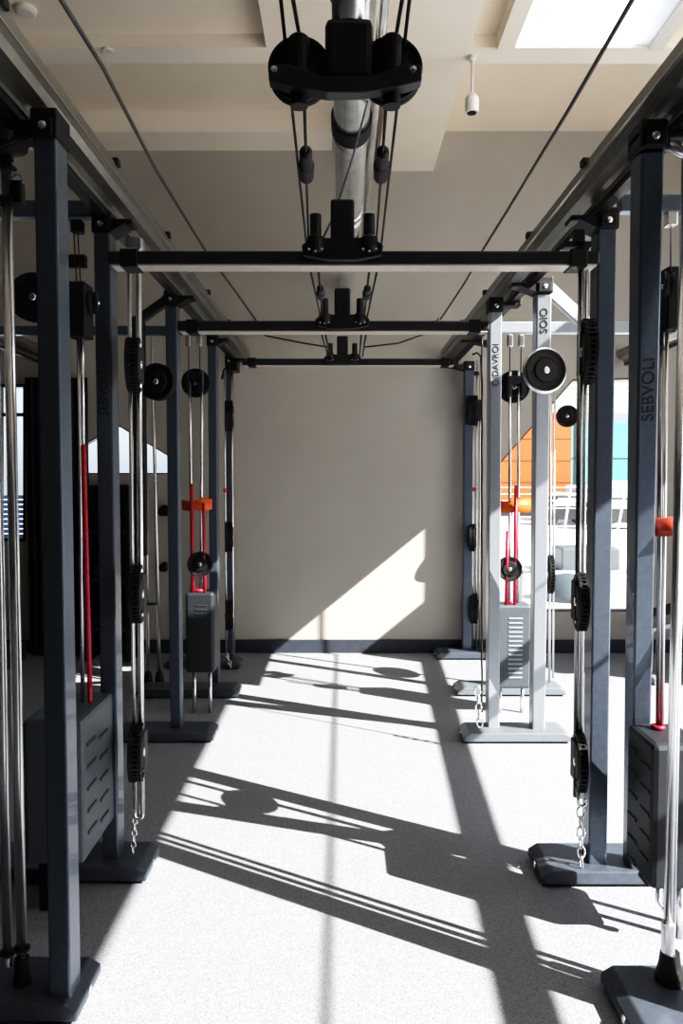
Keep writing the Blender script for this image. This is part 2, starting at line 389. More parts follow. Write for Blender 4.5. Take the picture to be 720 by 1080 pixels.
# L1 (nearest left)
fl = PZ(64, 1052, BH); tl = Vector((-.782, fl.y, ZP)); bl1 = Vector((-.782, fl.y, BH-.01))
xi = XU(86, 1.99, 1060)
L1 = thing('cable_station', 'nearest left cable station, dark post on low foot with twin chrome poles beside it', 'cable machine', (-.95, 2.08, 0), 'cable stations along the aisle')
add_base(L1, -.725, -1.35, 1.96, .21)
add_upright(L1, bl1, tl, railx=RXL)
add_beam(L1, Vector((-.815, tl.y+.04, ZP+.035)), P(-60, 178, tl.y+.04), 'diagonal_strut', 'bar', .05, .045)
yP = 2.05
pA, pB = P(8, 158, yP), P(22, 1036, yP)
pB.x = pA.x = (pA.x+pB.x)/2
MB().tube([pA, (pB.x, yP, BH+.05)], .0145, 18).build('chrome_pole', 'chrome', L1)
cap = MB().lathe((pA.x, yP, pA.z), (0, 0, 1), [(-.03, .018), (0, .02), (.004, .055), (.03, .062), (.045, .05), (.05, 0)], 28).build('pole_cap', 'black', L1)
MB().lathe((pB.x, yP, BH), (0, 0, 1), [(0, .026), (.03, .022), (.075, .02), (.076, 0)], 20).build('pole_boot', 'rubber', L1)
p2 = P(2, 600, yP); MB().tube([(p2.x-.006, yP, 2.36), (p2.x-.006, yP, .12)], .013, 18).build('chrome_pole', 'chrome', L1)
MB().lathe((p2.x-.006, yP, .11), (0, 0, 1), [(0, .01), (.004, .013), (.03, .014)], 16).build('pole_tip', 'steel', L1)
zc = P(10, 192, yP).z
MB().box(pA.x-.024, pA.x+.022, yP-.020, yP+.020, zc+.035, zc+.045, .003).build('pole_band', 'black', L1)
k = MB().box(pA.x-.026, pA.x+.024, yP-.022, yP+.022, zc-.06, zc-.04, .004).box(pA.x+.016, pA.x+.045, yP-.018, yP+.018, zc-.06, zc, .005)
kk = k.build('pole_clamp', 'black', L1); MB().torus((pA.x+.03, yP, zc+.008), (0, 1, 0), .012, .004, 14, 8).build('ring', 'chrome', kk)
zt = P(10, 1000, yP).z
s_ = MB(); s_.torus((pA.x, yP, zt), (.1, 0, 1), .019, .005, 20, 8); s_.torus((p2.x-.006, yP, zt-.012), (.1, 0, 1), .018, .005, 20, 8); s_.box(p2.x+.01, pA.x-.016, yP-.02, yP-.012, zt-.013, zt, .003)
s_.build('rubber_tie', 'rubber', L1)

# L2
a = PZ(116.5, 903, BH); b = PZ(107, 242, ZP)
L2 = thing('cable_station', 'second left cable station, dark post joined to the nearest crossbar', 'cable machine', (-.9, 2.8, 0), 'cable stations along the aisle')
add_base(L2, -.722, -1.42, a.y-.09, .21)
a.x = b.x = (a.x+b.x)/2; a.y = b.y = (a.y+b.y)/2; a.z = BH-.01
add_upright(L2, a, b, railx=RXL, text='SEBVOLI', tz=P(115, 415, a.y).z, tsize=.045)
yb = a.y+.05
add_beam(L2, P(100, 222, yb), P(-40, 222, yb))
Y2 = a.y+.11
hk = MB().box(*sorted((P(72, 0, yb).x, P(84, 0, yb).x)), yb-.02, yb+.02, P(0, 246, yb).z, P(0, 233, yb).z, .004).build('cable_anchor', 'black', L2)
# guide rods of L2 (inner side)
yr = a.y+.04
rods(L2, [(136, 262, 142, 852, .0075), (146, 262, 149.5, 858, .011)], yr)
carriage(L2, 143, 386, yr, 54, 24, off=.004); carriage(L2, 147, 625, yr, 60, 20); carriage(L2, 147, 790, yr, 58, 24)
p = P(142.5, 860, yr); hook(L2, p); chain(L2, p+Vector((0, 0, -.01)), (p.x-.012, yr, BH), 6)
k = MB().box(P(130, 0, yr).x, P(147, 0, yr).x, yr-.012, yr+.03, P(0, 263, yr).z, P(0, 251, yr).z, .004).build('rod_clamp', 'steel', L2)

# weight tower left front
yn, yf_ = 2.22, 2.52
def tower(label, x0, x1, y0, y1, z0, z1, side, m, slots, ms='slotdark', chamfer=0.):
    r = thing('weight_tower', label, 'weight stack', ((x0+x1)/2, (y0+y1)/2, z0), 'shrouded weight stacks')
    b = MB()
    if chamfer: # body with a sloping lower front
        b.prism([(x0, y0, z0), (x0, y0, z1), (x0, y1, z1), (x0, y1, z0)], (x1-x0, 0, 0), .02)
    else: b.box(x0, x1, y0, y1, z0, z1, .018)
    s = b.build('shroud', m, r)
    for (c, sz) in slots: MB().box(c[0]-sz[0]/2, c[0]+sz[0]/2, c[1]-sz[1]/2, c[1]+sz[1]/2, c[2]-sz[2]/2, c[2]+sz[2]/2, min(sz)*.3).build('vent_slot', ms, s)
    return r
xs = -.855
yn = 780*.855/278; yf_ = 780*.855/243
z0 = CAMZ-366*yf_/780+.005; z1 = CAMZ-226*yf_/780
sl = []
for r_ in range(5):
    for c_ in range(2): sl.append(((xs+.001, yn+.09+.13*c_, z1-.10-.075*r_-(.02*c_)), (.006, .085, .012)))
T1 = tower('slate weight stack shroud with red sleeve rising from it, between first and second left posts', xs-.2, xs, yn, yf_, z0, z1, 1, 'shroudlight', sl)
yt = (yn+yf_)/2+.03
for u0, u1, rad, mm, nm, v0, v1 in ((83, 87, .007, 'chrome', 'guide_rod', 345, 724), (88, 95, .0085, 'red', 'red_sleeve', 470, 728), (86.5, 88, .006, 'chrome', 'guide_rod', 345, 475)):
    A, B = P(u0, v0, yt), P(u1, v1, yt)
    B.z = min(B.z, z1+.03) if v1 > 600 else B.z
    if v1 > 600: B = Vector((B.x, yt, z1-.002))
    MB().tube([A, B], rad, 12).build(nm, mm, T1)
bx = P(85, 329, yt)
k = MB().box(bx.x-.038, bx.x+.032, yt-.05, yt+.04, P(0, 357, yt).z, P(0, 300, yt).z, .006).build('pulley_housing', 'black', T1)
wheel(k, P(36, 314, yt+.06), (0, 1, .05), .085, .03)
wheel(k, (bx.x+.045, yt, bx.z+.03), (1, .2, 0), .04, .03)
ca = MB()
for u in (78, 82): ca.tube([P(u, 245, yb-.03), P(u+3, 302, yt)], .0025, 6)
ca.build('lift_cable', 'cable', T1)
MB().box(P(74, 0, yt+.2).x, P(95, 0, yt+.2).x, yt+.1, yt+.13, P(0, 281, yt+.1).z, P(0, 268, yt+.1).z, .004).build('upper_block', 'black', T1)
MB().torus(P(95, 732, yt-.12), (1, .3, 0), .02, .004, 14, 6).build('red_loop', 'red', T1)
MB().beam((xs-.17, yt, .0), (xs-.17, yt, z0+.02), .05, .2, .006).build('stand', 'black', T1)

# L3 / L4 / L5
def simple_station(lab, bot, top, xi, xo, yfb, m='post', d=.085, w=.06, bb='base', **kw):
    r = thing('cable_station', lab, 'cable machine', (bot.x, bot.y, 0), 'cable stations along the aisle')
    add_base(r, xi, xo, yfb, .20, bb)
    add_upright(r, bot, top, m, w, d, **kw)
    return r
a = PZ(185, 770, BH-.01); b = PZ(180, 321, ZP)
yb3 = PZ(227, 784, 0).y
L3 = simple_station('third left cable station, slate post in shade with diagonal strut at its top', a, b, XU(227, a.y, 770), XU(120, a.y, 770), yb3, railx=RXL)
add_beam(L3, Vector((b.x-.03, b.y+.04, ZP+.03)), P(146, 338, b.y+.04), 'diagonal_strut', 'bar', .05, .045)
pp = P(146, 338, b.y+.04); MB().beam((pp.x, pp.y, pp.z+.01), (pp.x, pp.y, 1.1), .045, .05, .006).build('drop_post', 'bar', L3)
wheel(L3, P(166, 403, b.y+.0), (.2, 1, 0), .095, .04)
a = PZ(226, 721, BH-.01); b = PZ(223.5, 364, ZP)
L4 = simple_station('fourth left cable station, slate post behind a dark weight stack', a, b, XU(255, a.y, 720), XU(150, a.y, 720), PZ(255, 737, 0).y, railx=RXL)
add_beam(L4, P(222, 349, b.y+.1), Vector((-2.42, b.y+.1, P(222, 349, b.y+.1).z)))
a5 = PZ(243, 698, BH-.01); b5 = PZ(243, 384, ZP)
a5.x = b5.x = -.885; a5.y = b5.y = 5.86
L5 = simple_station('farthest left cable station by the back wall with three small black pulleys', a5, b5, -.80, -1.4, 5.76, w=.05, railx=RXL)
y5 = 5.74
rods(L5, [(236.5, 392, 238.5, 690, .007), (244.5, 392, 246, 690, .009)], y5)
for v in (439, 566, 648): carriage(L5, 242, v, y5, 31, 14)
MB().torus(P(237.5, 517, y5-.02), (0, 1, 0), .012, .006, 12, 6).build('red_clip', 'red', L5)
MB().tube([P(240, 386, y5), P(236, 390, y5), P(234, 400, y5)], .008, 8).build('hook', 'black', L5)
MB().box(P(235, 0, y5).x, P(248, 0, y5).x, y5-.02, 5.87, 2.33, 2.39, .005).build('rod_clamp', 'black', L5)
chain(L5, P(239, 690, y5), (P(239, 0, y5).x, y5, .02), 4, .005)

# rear weight towers
def rear_tower(lab, u0, u1, v0, v1, Y, m, ms, rodu, discu, disc, sleeves, left):
    A, B = P(u0, v0, Y), P(u1, v1, Y)
    sl = []
    n = 14
    for i in range(n):
        z = A.z-(A.z-B.z)*(.16+.70*i/(n-1))
        sl.append((((A.x+B.x)/2+.008, Y-.001, z), ((B.x-A.x)*.40, .006, .0095)))
    r = tower(lab, A.x, B.x, Y, Y+.16, B.z, A.z, 0, m, sl, ms)
    for x in (A.x+.04, B.x-.04): MB().tube([(x, Y+.07, 0), (x, Y+.07, B.z+.01)], .012, 10).build('stand', 'chrome', r)
    yy = Y+.07
    for (ua, ub, rad) in rodu: MB().tube([P(ua, 392, yy), (P(ub, 630, yy).x, yy, A.z-.005)], rad, 12).build('guide_rod', 'chrome', r)
    c = P(*disc[:2], yy)
    k = MB().box(c.x-.055, c.x+.055, yy-.03, yy+.03, c.z+.01, c.z+.06, .006).box(c.x-.055, c.x-.03, yy-.035, yy+.02, c.z-.07, c.z+.05, .004).box(c.x+.03, c.x+.055, yy-.035, yy+.02, c.z-.07, c.z+.05, .004).build('pulley_block', 'black', r)
    wheel(k, c+Vector((0, .045, 0)), (0, 1, 0), disc[2]*yy/F, .03)
    c2 = P(disc[0]+disc[3], disc[4], yy-.06); k2 = MB().lathe(c2, (0, 1, 0), [(0, .03), (.04, .03)], 16).build('lower_block', 'black', r)
    wheel(k2, c2, (0, 1, 0), .078, .04)
    for (us, va, vb) in sleeves:
        MB().tube([P(us, va, yy-.09), (P(us, vb, yy-.09).x, yy-.05, A.z-.002)], .011, 10).build('red_sleeve', 'red', r)
    x0, x1 = P(sleeves[0][0], 620, yy-.07).x, P(sleeves[-1][0], 620, yy-.07).x
    MB().tube([(x0, yy-.05, A.z+.01), (x1, yy-.05, A.z+.01)], .009, 8).build('red_cross_tube', 'red', r)
    # cables up to the beam
    ca = MB()
    for d in (-.035, .035): ca.tube([(c.x+d, yy, c.z+.05), (c.x+d, yy, P(0, 357, yy).z)], .0035, 6)
    ca.build('lift_cable', 'cable', r)
    for d in (-.035, .035): MB().box(c.x+d-.016, c.x+d+.016, yy-.02, yy+.02, P(0, 366, yy).z, P(0, 353, yy).z, .005).build('cable_clip', 'steel', r)
    return r, c.x, yy
YT = 4.62
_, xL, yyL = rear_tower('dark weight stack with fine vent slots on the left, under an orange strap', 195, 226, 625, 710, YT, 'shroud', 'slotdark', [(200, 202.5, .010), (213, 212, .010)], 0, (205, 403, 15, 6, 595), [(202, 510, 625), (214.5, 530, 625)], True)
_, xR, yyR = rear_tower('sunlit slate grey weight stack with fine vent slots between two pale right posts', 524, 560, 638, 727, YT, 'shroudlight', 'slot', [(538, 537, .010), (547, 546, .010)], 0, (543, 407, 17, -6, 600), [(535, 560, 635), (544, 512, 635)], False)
# mounting beam above the towers, right and left
def strap(u0, u1, v0, v1, Y, m, label):
    k = MB(); n = 14; top, bot = [], []
    for i in range(n+1):
        f = i/n; u = u0+(u1-u0)*f; sag = math.sin(math.pi*f)
        y = Y-.06*sag-(.0 if 0 < i < n else 0)
        top.append(P(u, v0+1.5*math.sin(f*6), y)); bot.append(P(u, v1-2.5*(1-sag)+1.0*math.sin(f*9), y-.015*sag))
    vt = [k.bm.verts.new(p) for p in top]; vb = [k.bm.verts.new(p) for p in bot]
    vt2 = [k.bm.verts.new(p+Vector((0, .02, 0))) for p in top]; vb2 = [k.bm.verts.new(p+Vector((0, .02, 0))) for p in bot]
    for i in range(n):
        for q in ((vt[i], vt[i+1], vb[i+1], vb[i]), (vt2[i], vb2[i], vb2[i+1], vt2[i+1]), (vt[i], vt2[i], vt2[i+1], vt[i+1]), (vb[i], vb[i+1], vb2[i+1], vb2[i])): k.bm.faces.new(q).smooth = True
    k.bm.faces.new((vt[0], vb[0], vb2[0], vt2[0])); k.bm.faces.new((vt[n], vt2[n], vb2[n], vb[n]))
    return tag(k.build('strap', m, None), label, 'strap', 'straps across the weight stacks')
strap(190, 223, 527, 539, YT+.07, 'orange', 'orange strap tied across the rods above the dark left weight stack')
strap(524, 564, 527, 541, YT+.07, 'orange', 'bright orange strap across the rods above the sunlit right weight stack')

# chrome pole pair behind third left post
yq = 5.25; xq = P(158, 600, yq)
t = thing('pole_pair', 'pair of chrome poles in black feet, behind the second and third left posts', 'pole', (xq.x, yq, 0))
for u0, u1 in ((152, 156), (160, 168)):
    A, B = P(u0, 352, yq), P(u1, 700, yq)
    MB().tube([A, (B.x, yq, .10)], .012, 12).build('chrome_pole', 'chrome', t)
    MB().lathe((B.x, yq, 0), (0, 0, 1), [(0, .04), (.03, .035), (.09, .028), (.12, .02), (.121, 0)], 16).build('pole_foot', 'rubber', t)
MB().torus(P(160, 637, yq), (0, .1, 1), .036, .007, 16, 8).build('rubber_tie', 'rubber', t)

# ------------------------------------------------------------------ right stations
# R2 station: two posts on one foot
R2 = thing('cable_station', 'nearest right two-post cable station, slate posts with tall lettering on the outer one', 'cable machine', (1.0, 2.75, 0), 'cable stations along the aisle')
a = PZ(630, 914, BH); b = PZ(641, 242, ZP); a.x = b.x = (a.x+b.x)/2; a.y = b.y = (a.y+b.y)/2; a.z -= .01
yB = PZ(600, 937, 0).y
add_base(R2, XU(572, yB, 925), 1.52, yB, .22)
add_upright(R2, a, b, railx=RXR, w=.068)
a1 = PZ(674, 919, BH-.01); b1 = PZ(689, 155, ZP)
R1text_z = P(680, 410, (a1.y*.37+b1.y*.63)).z
add_upright(R2, a1, b1, railx=RXR, text='SEBVOLI', tz=R1text_z, tsize=.052, w=.062)
yb = a.y+.05
add_beam(R2, P(652, 216, yb), P(790, 216, yb))
MB().tube([Vector((b1.x+.03, b1.y+.05, ZP+.03)), P(712, 155, b1.y), P(740, 170, b1.y)], .016, 12).build('bent_arm', 'chrome', R2)
yr = a.y-.02
rods(R2, [(613, 262, 607, 840, .011), (619, 262, 612, 842, .007)], yr, m='smoke')
carriage(R2, 616, 373, yr, 66, 20); carriage(R2, 609, 633, yr, 60, 17); carriage(R2, 608, 800, yr, 60, 16)
p = P(609.5, 846, yr); hook(R2, p); chain(R2, p+Vector((.01, 0, -.02)), (P(613, 900, yr).x, yr, BH), 6)
k = MB().box(P(597, 0, yr).x, P(626, 0, yr).x, yr-.02, yr+.02, P(0, 262, yr).z, P(0, 256, yr).z, .002).box(P(608, 0, yr).x, P(619, 0, yr).x, yr-.02, yr+.02, P(0, 262, yr).z, P(0, 243, yr).z, .004)
k.build('rod_clamp', 'black', R2)

# R0 nearest right: foot, chrome column, weight tower
R0 = thing('cable_station', 'nearest right cable station cut by the frame, chrome column in black boot', 'cable machine', (1.0, 2.05, 0), 'cable stations along the aisle')
add_base(R0, XU(650, 2.0, 1045), 1.5, 1.76, .37)
yc_ = 2.06; xc0 = P(713, 600, yc_).x
MB().tube([(xc0+.004, yc_, 2.40), (xc0-.004, yc_, BH+.08)], .012, 16).build('chrome_column', 'chrome', R0)
MB().tube([(xc0+.024, yc_+.03, 2.40), (xc0+.020, yc_+.03, BH+.06)], .011, 16).build('chrome_column', 'chrome', R0)
MB().lathe((xc0-.002, yc_, .13), (0, 0, 1), [(0, .019), (.10, .019), (.102, .014)], 16).build('column_sleeve', 'steel', R0)
MB().lathe((xc0+.004, yc_, BH), (0, 0, 1), [(0, .040), (.02, .038), (.05, .030), (.085, .026), (.086, 0)], 20).build('column_boot', 'rubber', R0)
add_upright(R0, Vector((1.14, 1.82, BH-.01)), Vector((1.14, 1.82, ZP)))
# tower right front
xb = P(690, 860, 2.3).x
xs = .975
ynr, yfr = 2.22, 2.52
# aisle-side face: near edge u~690, far edge u~664
yfr = 780*xs/305; ynr = 780*xs/334
z0 = CAMZ-(957-505)*ynr/780+.02; z1 = CAMZ-(765-505)*yfr/780
sl = []
for r_ in range(6):
    for c_ in range(2): sl.append(((xs-.001, yfr-.06-.10*c_, z1-.075-.075*r_-.012*c_), (.006, .07, .011)))
T2 = tower('big black weight stack shroud at right edge beside the chrome column', xs, xs+.17, ynr, yfr, z0, z1, -1, 'shroud', sl)
yt = (ynr+yfr)/2+.04
MB().tube([P(697, 350, yt), (P(694, 760, yt).x, yt, z1-.002)], .008, 12).build('guide_rod', 'smoke', T2)
MB().tube([P(703, 350, yt), (P(698, 760, yt).x, yt, z1-.002)], .006, 12).build('guide_rod', 'chrome', T2)
MB().torus((P(694, 757, yt).x, yt, z1+.008), (0, 0, 1), .016, .007, 14, 8).build('red_collar', 'red', T2)
c0 = P(711, 316, yt)
k = MB().box(P(704, 0, yt).x, P(717, 0, yt).x, yt-.04, yt+.04, P(0, 350, yt).z, P(0, 284, yt).z, .006).build('pulley_housing', 'black', T2)
wheel(k, (P(703, 316, yt).x, yt-.01, P(0, 303, yt).z), (1, -.3, 0), .048, .03)
MB().box(P(697, 0, yt).x, P(717, 0, yt).x, yt-.02, yt+.02, P(0, 351, yt).z, P(0, 346, yt).z).build('stop_plate', 'black', T2)
ca = MB()
for u in (707, 717): ca.tube([P(u, 284, yt), P(u, 236, yb)], .0025, 6)
ca.build('lift_cable', 'cable', T2)
MB().box(P(706, 0, yb).x, P(717, 0, yb).x, yb-.02, yb+.02, P(0, 239, yb).z, P(0, 224, yb).z, .004).build('cable_anchor', 'steel', T2)
k = MB(); xx = P(693, 975, ynr+.05).x
k.tube([(xx, ynr+.05, z0+.01), (xx, ynr+.05, z0-.06), (xx+.015, ynr+.04, z0-.085), (xx+.04, ynr+.04, z0-.08), (xx+.04, ynr+.04, z0-.05)], .008, 8); k.tube([(xx+.02, ynr+.05, z0+.01), (xx+.02, ynr+.05, z0-.07)], .005, 8)
k.lathe((xx+.03, ynr+.03, z0-.075), (0, 1, 0), [(0, .014), (.02, .014)], 12)
k.build('hook', 'chrome', T2)
for yy in (ynr+.08, yfr-.05): MB().tube([(xs+.13, yy, 0), (xs+.13, yy, z0+.01)], .012, 10).build('stand', 'chrome', T2)
strap(684, 740, 545, 566, yt-.05, 'redorange', 'red orange strap on the nearest right station at the frame edge')

# R3: two-post station, sunlight put into its coat colour
a = PZ(520.5, 769, BH-.01); b = PZ(523, 328, ZP)
a2 = PZ(568, 771, BH-.01); b2 = PZ(574, 308, ZP)
yB = PZ(540, 785, 0).y
R3 = thing('cable_station', 'pale two-post cable station with sunlight in its coat colour, third from the front on the right', 'cable machine', ((a.x+a2.x)/2, yB+.1, 0), 'cable stations along the aisle')
add_base(R3, XU(489, yB, 780), XU(603, yB, 780), yB, .2, 'sunlitbase')
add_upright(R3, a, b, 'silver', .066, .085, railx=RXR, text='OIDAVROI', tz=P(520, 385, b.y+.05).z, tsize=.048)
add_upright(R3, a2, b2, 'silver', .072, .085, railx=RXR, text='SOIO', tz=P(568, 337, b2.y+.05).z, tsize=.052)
add_beam(R3, P(528, 346, b.y+.05), Vector((2.34, b.y+.05, P(528, 346, b.y+.05).z)), 'side_beam', 'silver')
add_beam(R3, Vector((b2.x+.03, b2.y+.05, ZP+.03)), P(622, 345, b2.y+.25), 'diagonal_strut', 'silver', .04, .05)
wheel(R3, P(574, 391, 3.52), (-.15, 1, 0), .098, .045, 0, 'steel', lab='wheel with a pale steel rim facing the camera')
k = MB(); 
pc = [P(508, v, b.y) for v in range(355, 760, 9)]
k.tube([p+Vector((.0015*math.sin(i*1.3), 0, 0)) for i, p in enumerate(pc)], .005, 6)
k.build('hanging_cable', 'cable', R3)
chain(R3, P(503, 725, b.y), P(506, 766, b.y), 5, .005)
# R4 foot behind R3
Y4 = PZ(540, 735, 0).y
R4 = thing('cable_station', 'sunlit cable station foot and posts just behind the pale sunlit station', 'cable machine', (1.1, Y4+.1, 0), 'cable stations along the aisle')
add_base(R4, XU(482, Y4, 728), XU(597, Y4, 728), Y4, .2, 'sunlitbase')
a4 = P(521, 715, Y4+.06); a4.z = BH-.01; add_upright(R4, a4, Vector((a4.x, a4.y, ZP)), 'silver', .05, .07, railx=RXR)
rods(R4, [(581, 400, 579, 720, .009), (585, 400, 583, 715, .007)], Y4+.1)
carriage(R4, 579, 605, Y4+.1, 40, 9)
wheel(R4, P(598, 439, Y4+.12), (.3, 1, 0), .075, .04)
MB().beam(P(583, 440, Y4+.12), P(598, 440, Y4+.12), .02, .02, 0).build('wheel_arm', 'black', R4)
# R5
a5 = PZ(494, 699, BH-.01); b5 = PZ(493, 384, ZP); a5.y = b5.y = 6.165; a5.x = b5.x = P(494, 500, 6.165).x
R5 = simple_station('farthest right cable station, navy post with small black pulleys by the back wall', a5, b5, XU(461, 5.98, 700), 1.45, 6.06, w=.075, railx=RXR)
y5 = 6.185
rods(R5, [(499, 385, 498, 690, .008), (503, 380, 502, 690, .008), (506.5, 385, 505.5, 690, .008)], y5)
carriage(R5, 501, 433, y5, 31, 18, off=-.02, dy=0); carriage(R5, 498, 567, y5, 29, 10, dy=.01); carriage(R5, 500, 642, y5, 31, 13, dy=.01)
MB().torus(P(500, 516, y5-.02), (0, 1, 0), .012, .007, 12, 6).build('red_clip', 'red', R5)
MB().tube([P(498, 374, y5), P(503, 372, y5), P(507, 376, y5), P(507, 388, y5)], .008, 8).build('bent_arm', 'black', R5)
MB().box(P(497, 0, y5).x, P(508, 0, y5).x, y5-.015, y5+.04, 2.36, 2.39, .004).build('rod_clamp', 'black', R5)
chain(R5, P(502, 690, y5), (P(502, 0, y5).x, y5, .02), 4, .005)

# ------------------------------------------------------------------ crossbars with trolleys
def trolley(r, cx, Y, zb, discs=False):
    """plate, hanger block, two sockets; discs for the front one"""
    y0 = Y-.02
    pl = MB().prism([(cx-.135, y0, zb+.012), (cx-.14, y0, zb+.045), (cx-.10, y0, zb+.075), (cx-.04, y0, zb+.068), (cx+.04, y0, zb+.068), (cx+.10, y0, zb+.075), (cx+.14, y0, zb+.045), (cx+.135, y0, zb+.012), (cx+.05, y0, zb-.004), (cx-.05, y0, zb-.004)], (0, -.03, 0), .004).build('trolley_plate', 'black', r)
    MB().box(cx-.041, cx+.041, y0-.01, y0+.06, zb+.03, zb+.21, .01).build('hanger_block', 'black', r)
    for s in (-1, 1):
        x = cx+s*.092
        k = MB().lathe((x, y0-.02, zb+.02), (0, 0, 1), [(0, .022), (.02, .03), (.05, .03), (.06, .02), (.13, .019), (.135, 0)], 16).build('cable_socket', 'black', r)
        for d in (-.022, 0, .022): MB().lathe((x+d, y0-.045, zb+.018+abs(d)*.3), (0, -1, 0), [(0, .005), (.004, .005), (.005, 0)], 10).build('bolt', 'chrome', k)
    return pl
def crossbar(lab, u0, u1, Y, vt, vb):
    A, B = P(u0, vb, Y), P(u1, vb, Y); zb, zt = A.z, P(u0, vt, Y).z
    r = thing('crossbar', lab, 'crossbar', ((A.x+B.x)/2, Y, zb), 'crossbars over the aisle')
    MB().box(A.x, B.x, Y, Y+.085, zb+.008, zt, .008).build('bar', 'bar', r)
    MB().box(A.x+.01, B.x-.01, Y+.006, Y+.08, zb, zb+.008, .003).build('bounce_lit_strip', 'barbounce', r, label='underside coloured pale for floor bounce')
    for x in (A.x+.075, B.x-.075): MB().box(x-.03, x+.03, Y-.004, Y+.09, zb-.004, zt+.006, .004).build('end_clamp', 'black', r)
    trolley(r, (361-360)/F*Y, Y, zb+.01)
    return zb
crossbar('nearest crossbar spanning the aisle, charcoal with floor bounce coloured on its underside', 113, 633, 2.62, 264, 280)
crossbar('middle crossbar over the aisle, meeting the pale sunlit post', 187, 516, 3.90, 338, 350)
crossbar('farthest crossbar by the back wall, smallest of the three', 255, 480, 5.62, 378, 386)
# front trolley, larger in view: two pulley discs
Y0 = 1.37
zb = P(364, 90, Y0).z
FT = thing('pulley_trolley', 'black trolley with two pulley discs hanging above the camera', 'pulley trolley', (0, Y0, zb))
cx = .006
px = [(283, 68), (283, 84), (300, 89), (345, 97), (384, 97), (428, 89), (445, 84), (445, 68), (426, 66), (390, 82), (340, 82), (302, 66)]
pl = MB().prism([P(u, v, Y0-.035) for u, v in px], (0, .03, 0), .003).build('trolley_plate', 'bar', FT)
cx = P(368, 60, Y0).x
for dx in (-.118, .126): MB().lathe((dx, Y0-.035, P(0, 74, Y0-.035).z), (0, -1, 0), [(0, .006), (.004, .006), (.005, 0)], 10).build('bolt', 'chrome', pl)
MB().box(cx-.043, cx+.043, Y0-.02, Y0+.05, zb, P(0, 24, Y0).z, .012).build('hanger_block', 'black', FT)
MB().lathe((cx-.001, Y0+.01, P(0, 26, Y0).z), (0, 0, 1), [(0, .03), (.05, .03), (.052, .034), (.06, .034), (.062, .028), (3.12-.080-P(0, 26, Y0).z, .028)], 24, True).build('hanger_tube', 'steel', FT)
for s in (-1, 1):
    x = P(364+s*48, 76, Y0+.02).x; zc = P(0, 76, Y0+.02).z
    wheel(FT, (x, Y0+.02, zc), (0, 1, 0), .057, .028)
    MB().lathe((x, Y0-.004, P(0, 114, Y0).z), (0, 0, 1), [(0, .016), (.03, .016), (.09, .018), (.119, .019), (.123, .015)], 16).build('cable_socket', 'black', FT)
# cables between the trolleys: four strands per span
def strand(u0, v0, Y0_, u1, v1, Y1_, r, slug, lab):
    A, B = P(u0, v0, Y0_), P(u1, v1, Y1_); L = B-A; A0 = A
    if v0 <= 0 and Y0_ < 1.3:                       # these run on over the camera to the wall behind it
        A = A+Vector((0, -2.58-A.y, L.z/L.y*0))
    t = thing('pulley_cable', lab, 'cable', A, 'cables along the aisle')
    MB().tube([A, A0, B] if A != A0 else [A, A.lerp(B, .5), B], r, 8).build('strand', 'cable', t)
    if slug:
        c = A.lerp(B, slug); d = (B-A).normalized()
        MB().lathe(c, d, [(-.10, .008), (-.095, .014), (-.01, .015), (.0, .019), (.10, .018), (.105, .01)], 14).build('cable_weight', 'black', t)
names = ['outer left', 'inner left', 'inner right', 'outer right']
for i, (u0, v0, ya, u1, v1, yb_, sg) in enumerate([(294, -20, 1.2, 323, 258, 2.60, 0), (321, 112, 1.39, 325, 250, 2.60, .30), (407, 112, 1.39, 397, 250, 2.60, .30), (434, -20, 1.2, 402, 258, 2.60, 0)]):
    strand(u0, v0, ya, u1, v1, yb_, .0032, sg, names[i]+' black pulley cable above the nearest crossbar')
for i, (u0, v0, ya, u1, v1, yb_) in enumerate([(309, 0, 1.22, 316, 40, 1.4), (424, 0, 1.22, 417, 40, 1.4)]):
    strand(u0, v0, ya, u1, v1, yb_, .0035, 0, ['left', 'right'][i]+' short black cable entering the front trolley from above')
for i, (u0, u1, sg) in enumerate([(328, 338, 0), (336, 341, .35), (389, 384, .35), (397, 387, 0)]):
    strand(u0, 288, 2.75, u1, 335, 3.88, .004, sg, names[i]+' black pulley cable between nearest and middle crossbars')
for i, (u0, u1) in enumerate([(339, 346), (343, 348), (381, 379), (386, 382)]):
    strand(u0, 352, 4.02, u1, 376, 5.60, .005, 0, names[i]+' black pulley cable between middle and farthest crossbars')

# ------------------------------------------------------------------ duct, conduits, wires
dx, dz, dr = .045, 3.12, .080
D = thing('steel_duct', 'shiny galvanised duct running along the middle under the ceiling', 'duct', (dx, 3.2, dz-dr))
MB().lathe((dx, 1.6, dz), (0, 1, 0), [(-4.18, dr), (1.95, dr), (1.96, dr*1.05), (1.99, dr*1.05), (2.0, dr*.98), (2.9, dr*.98), (2.91, dr*1.08), (2.96, dr*1.08), (2.98, dr*.85), (3.03, dr*.85), (3.05, dr*1.04), (3.1, dr*1.04), (3.12, dr*.8), (4.72, dr*.8)], 40, False).build('pipe', 'steel', D)
MB().lathe((dx, 3.38, dz), (0, 1, 0), [(0, dr+.012), (.12, dr+.012)], 40).build('clamp_ring', 'black', D)
MB().box(dx-.07, dx+.07, 4.95, 5.5, dz-.10, dz+.02, .01).build('joint_box', 'black', D)
for yy in (3.44, 5.3): MB().tube([(dx, yy, dz+dr*.5), (dx, yy, SZ-.08 if yy < 4.7 else CZ)], .006, 8).build('hanger_rod', 'wire', D)
def wire(lab, pts, r, m='wire', name='wire', cat='cable', grp=None):
    return tag(MB().tube(pts, r, 8).build(name, m), lab, cat, grp)
CN = thing('conduit', 'pale metal conduit along the right of the shiny duct', 'pipe', (.165, 2, 3.28))
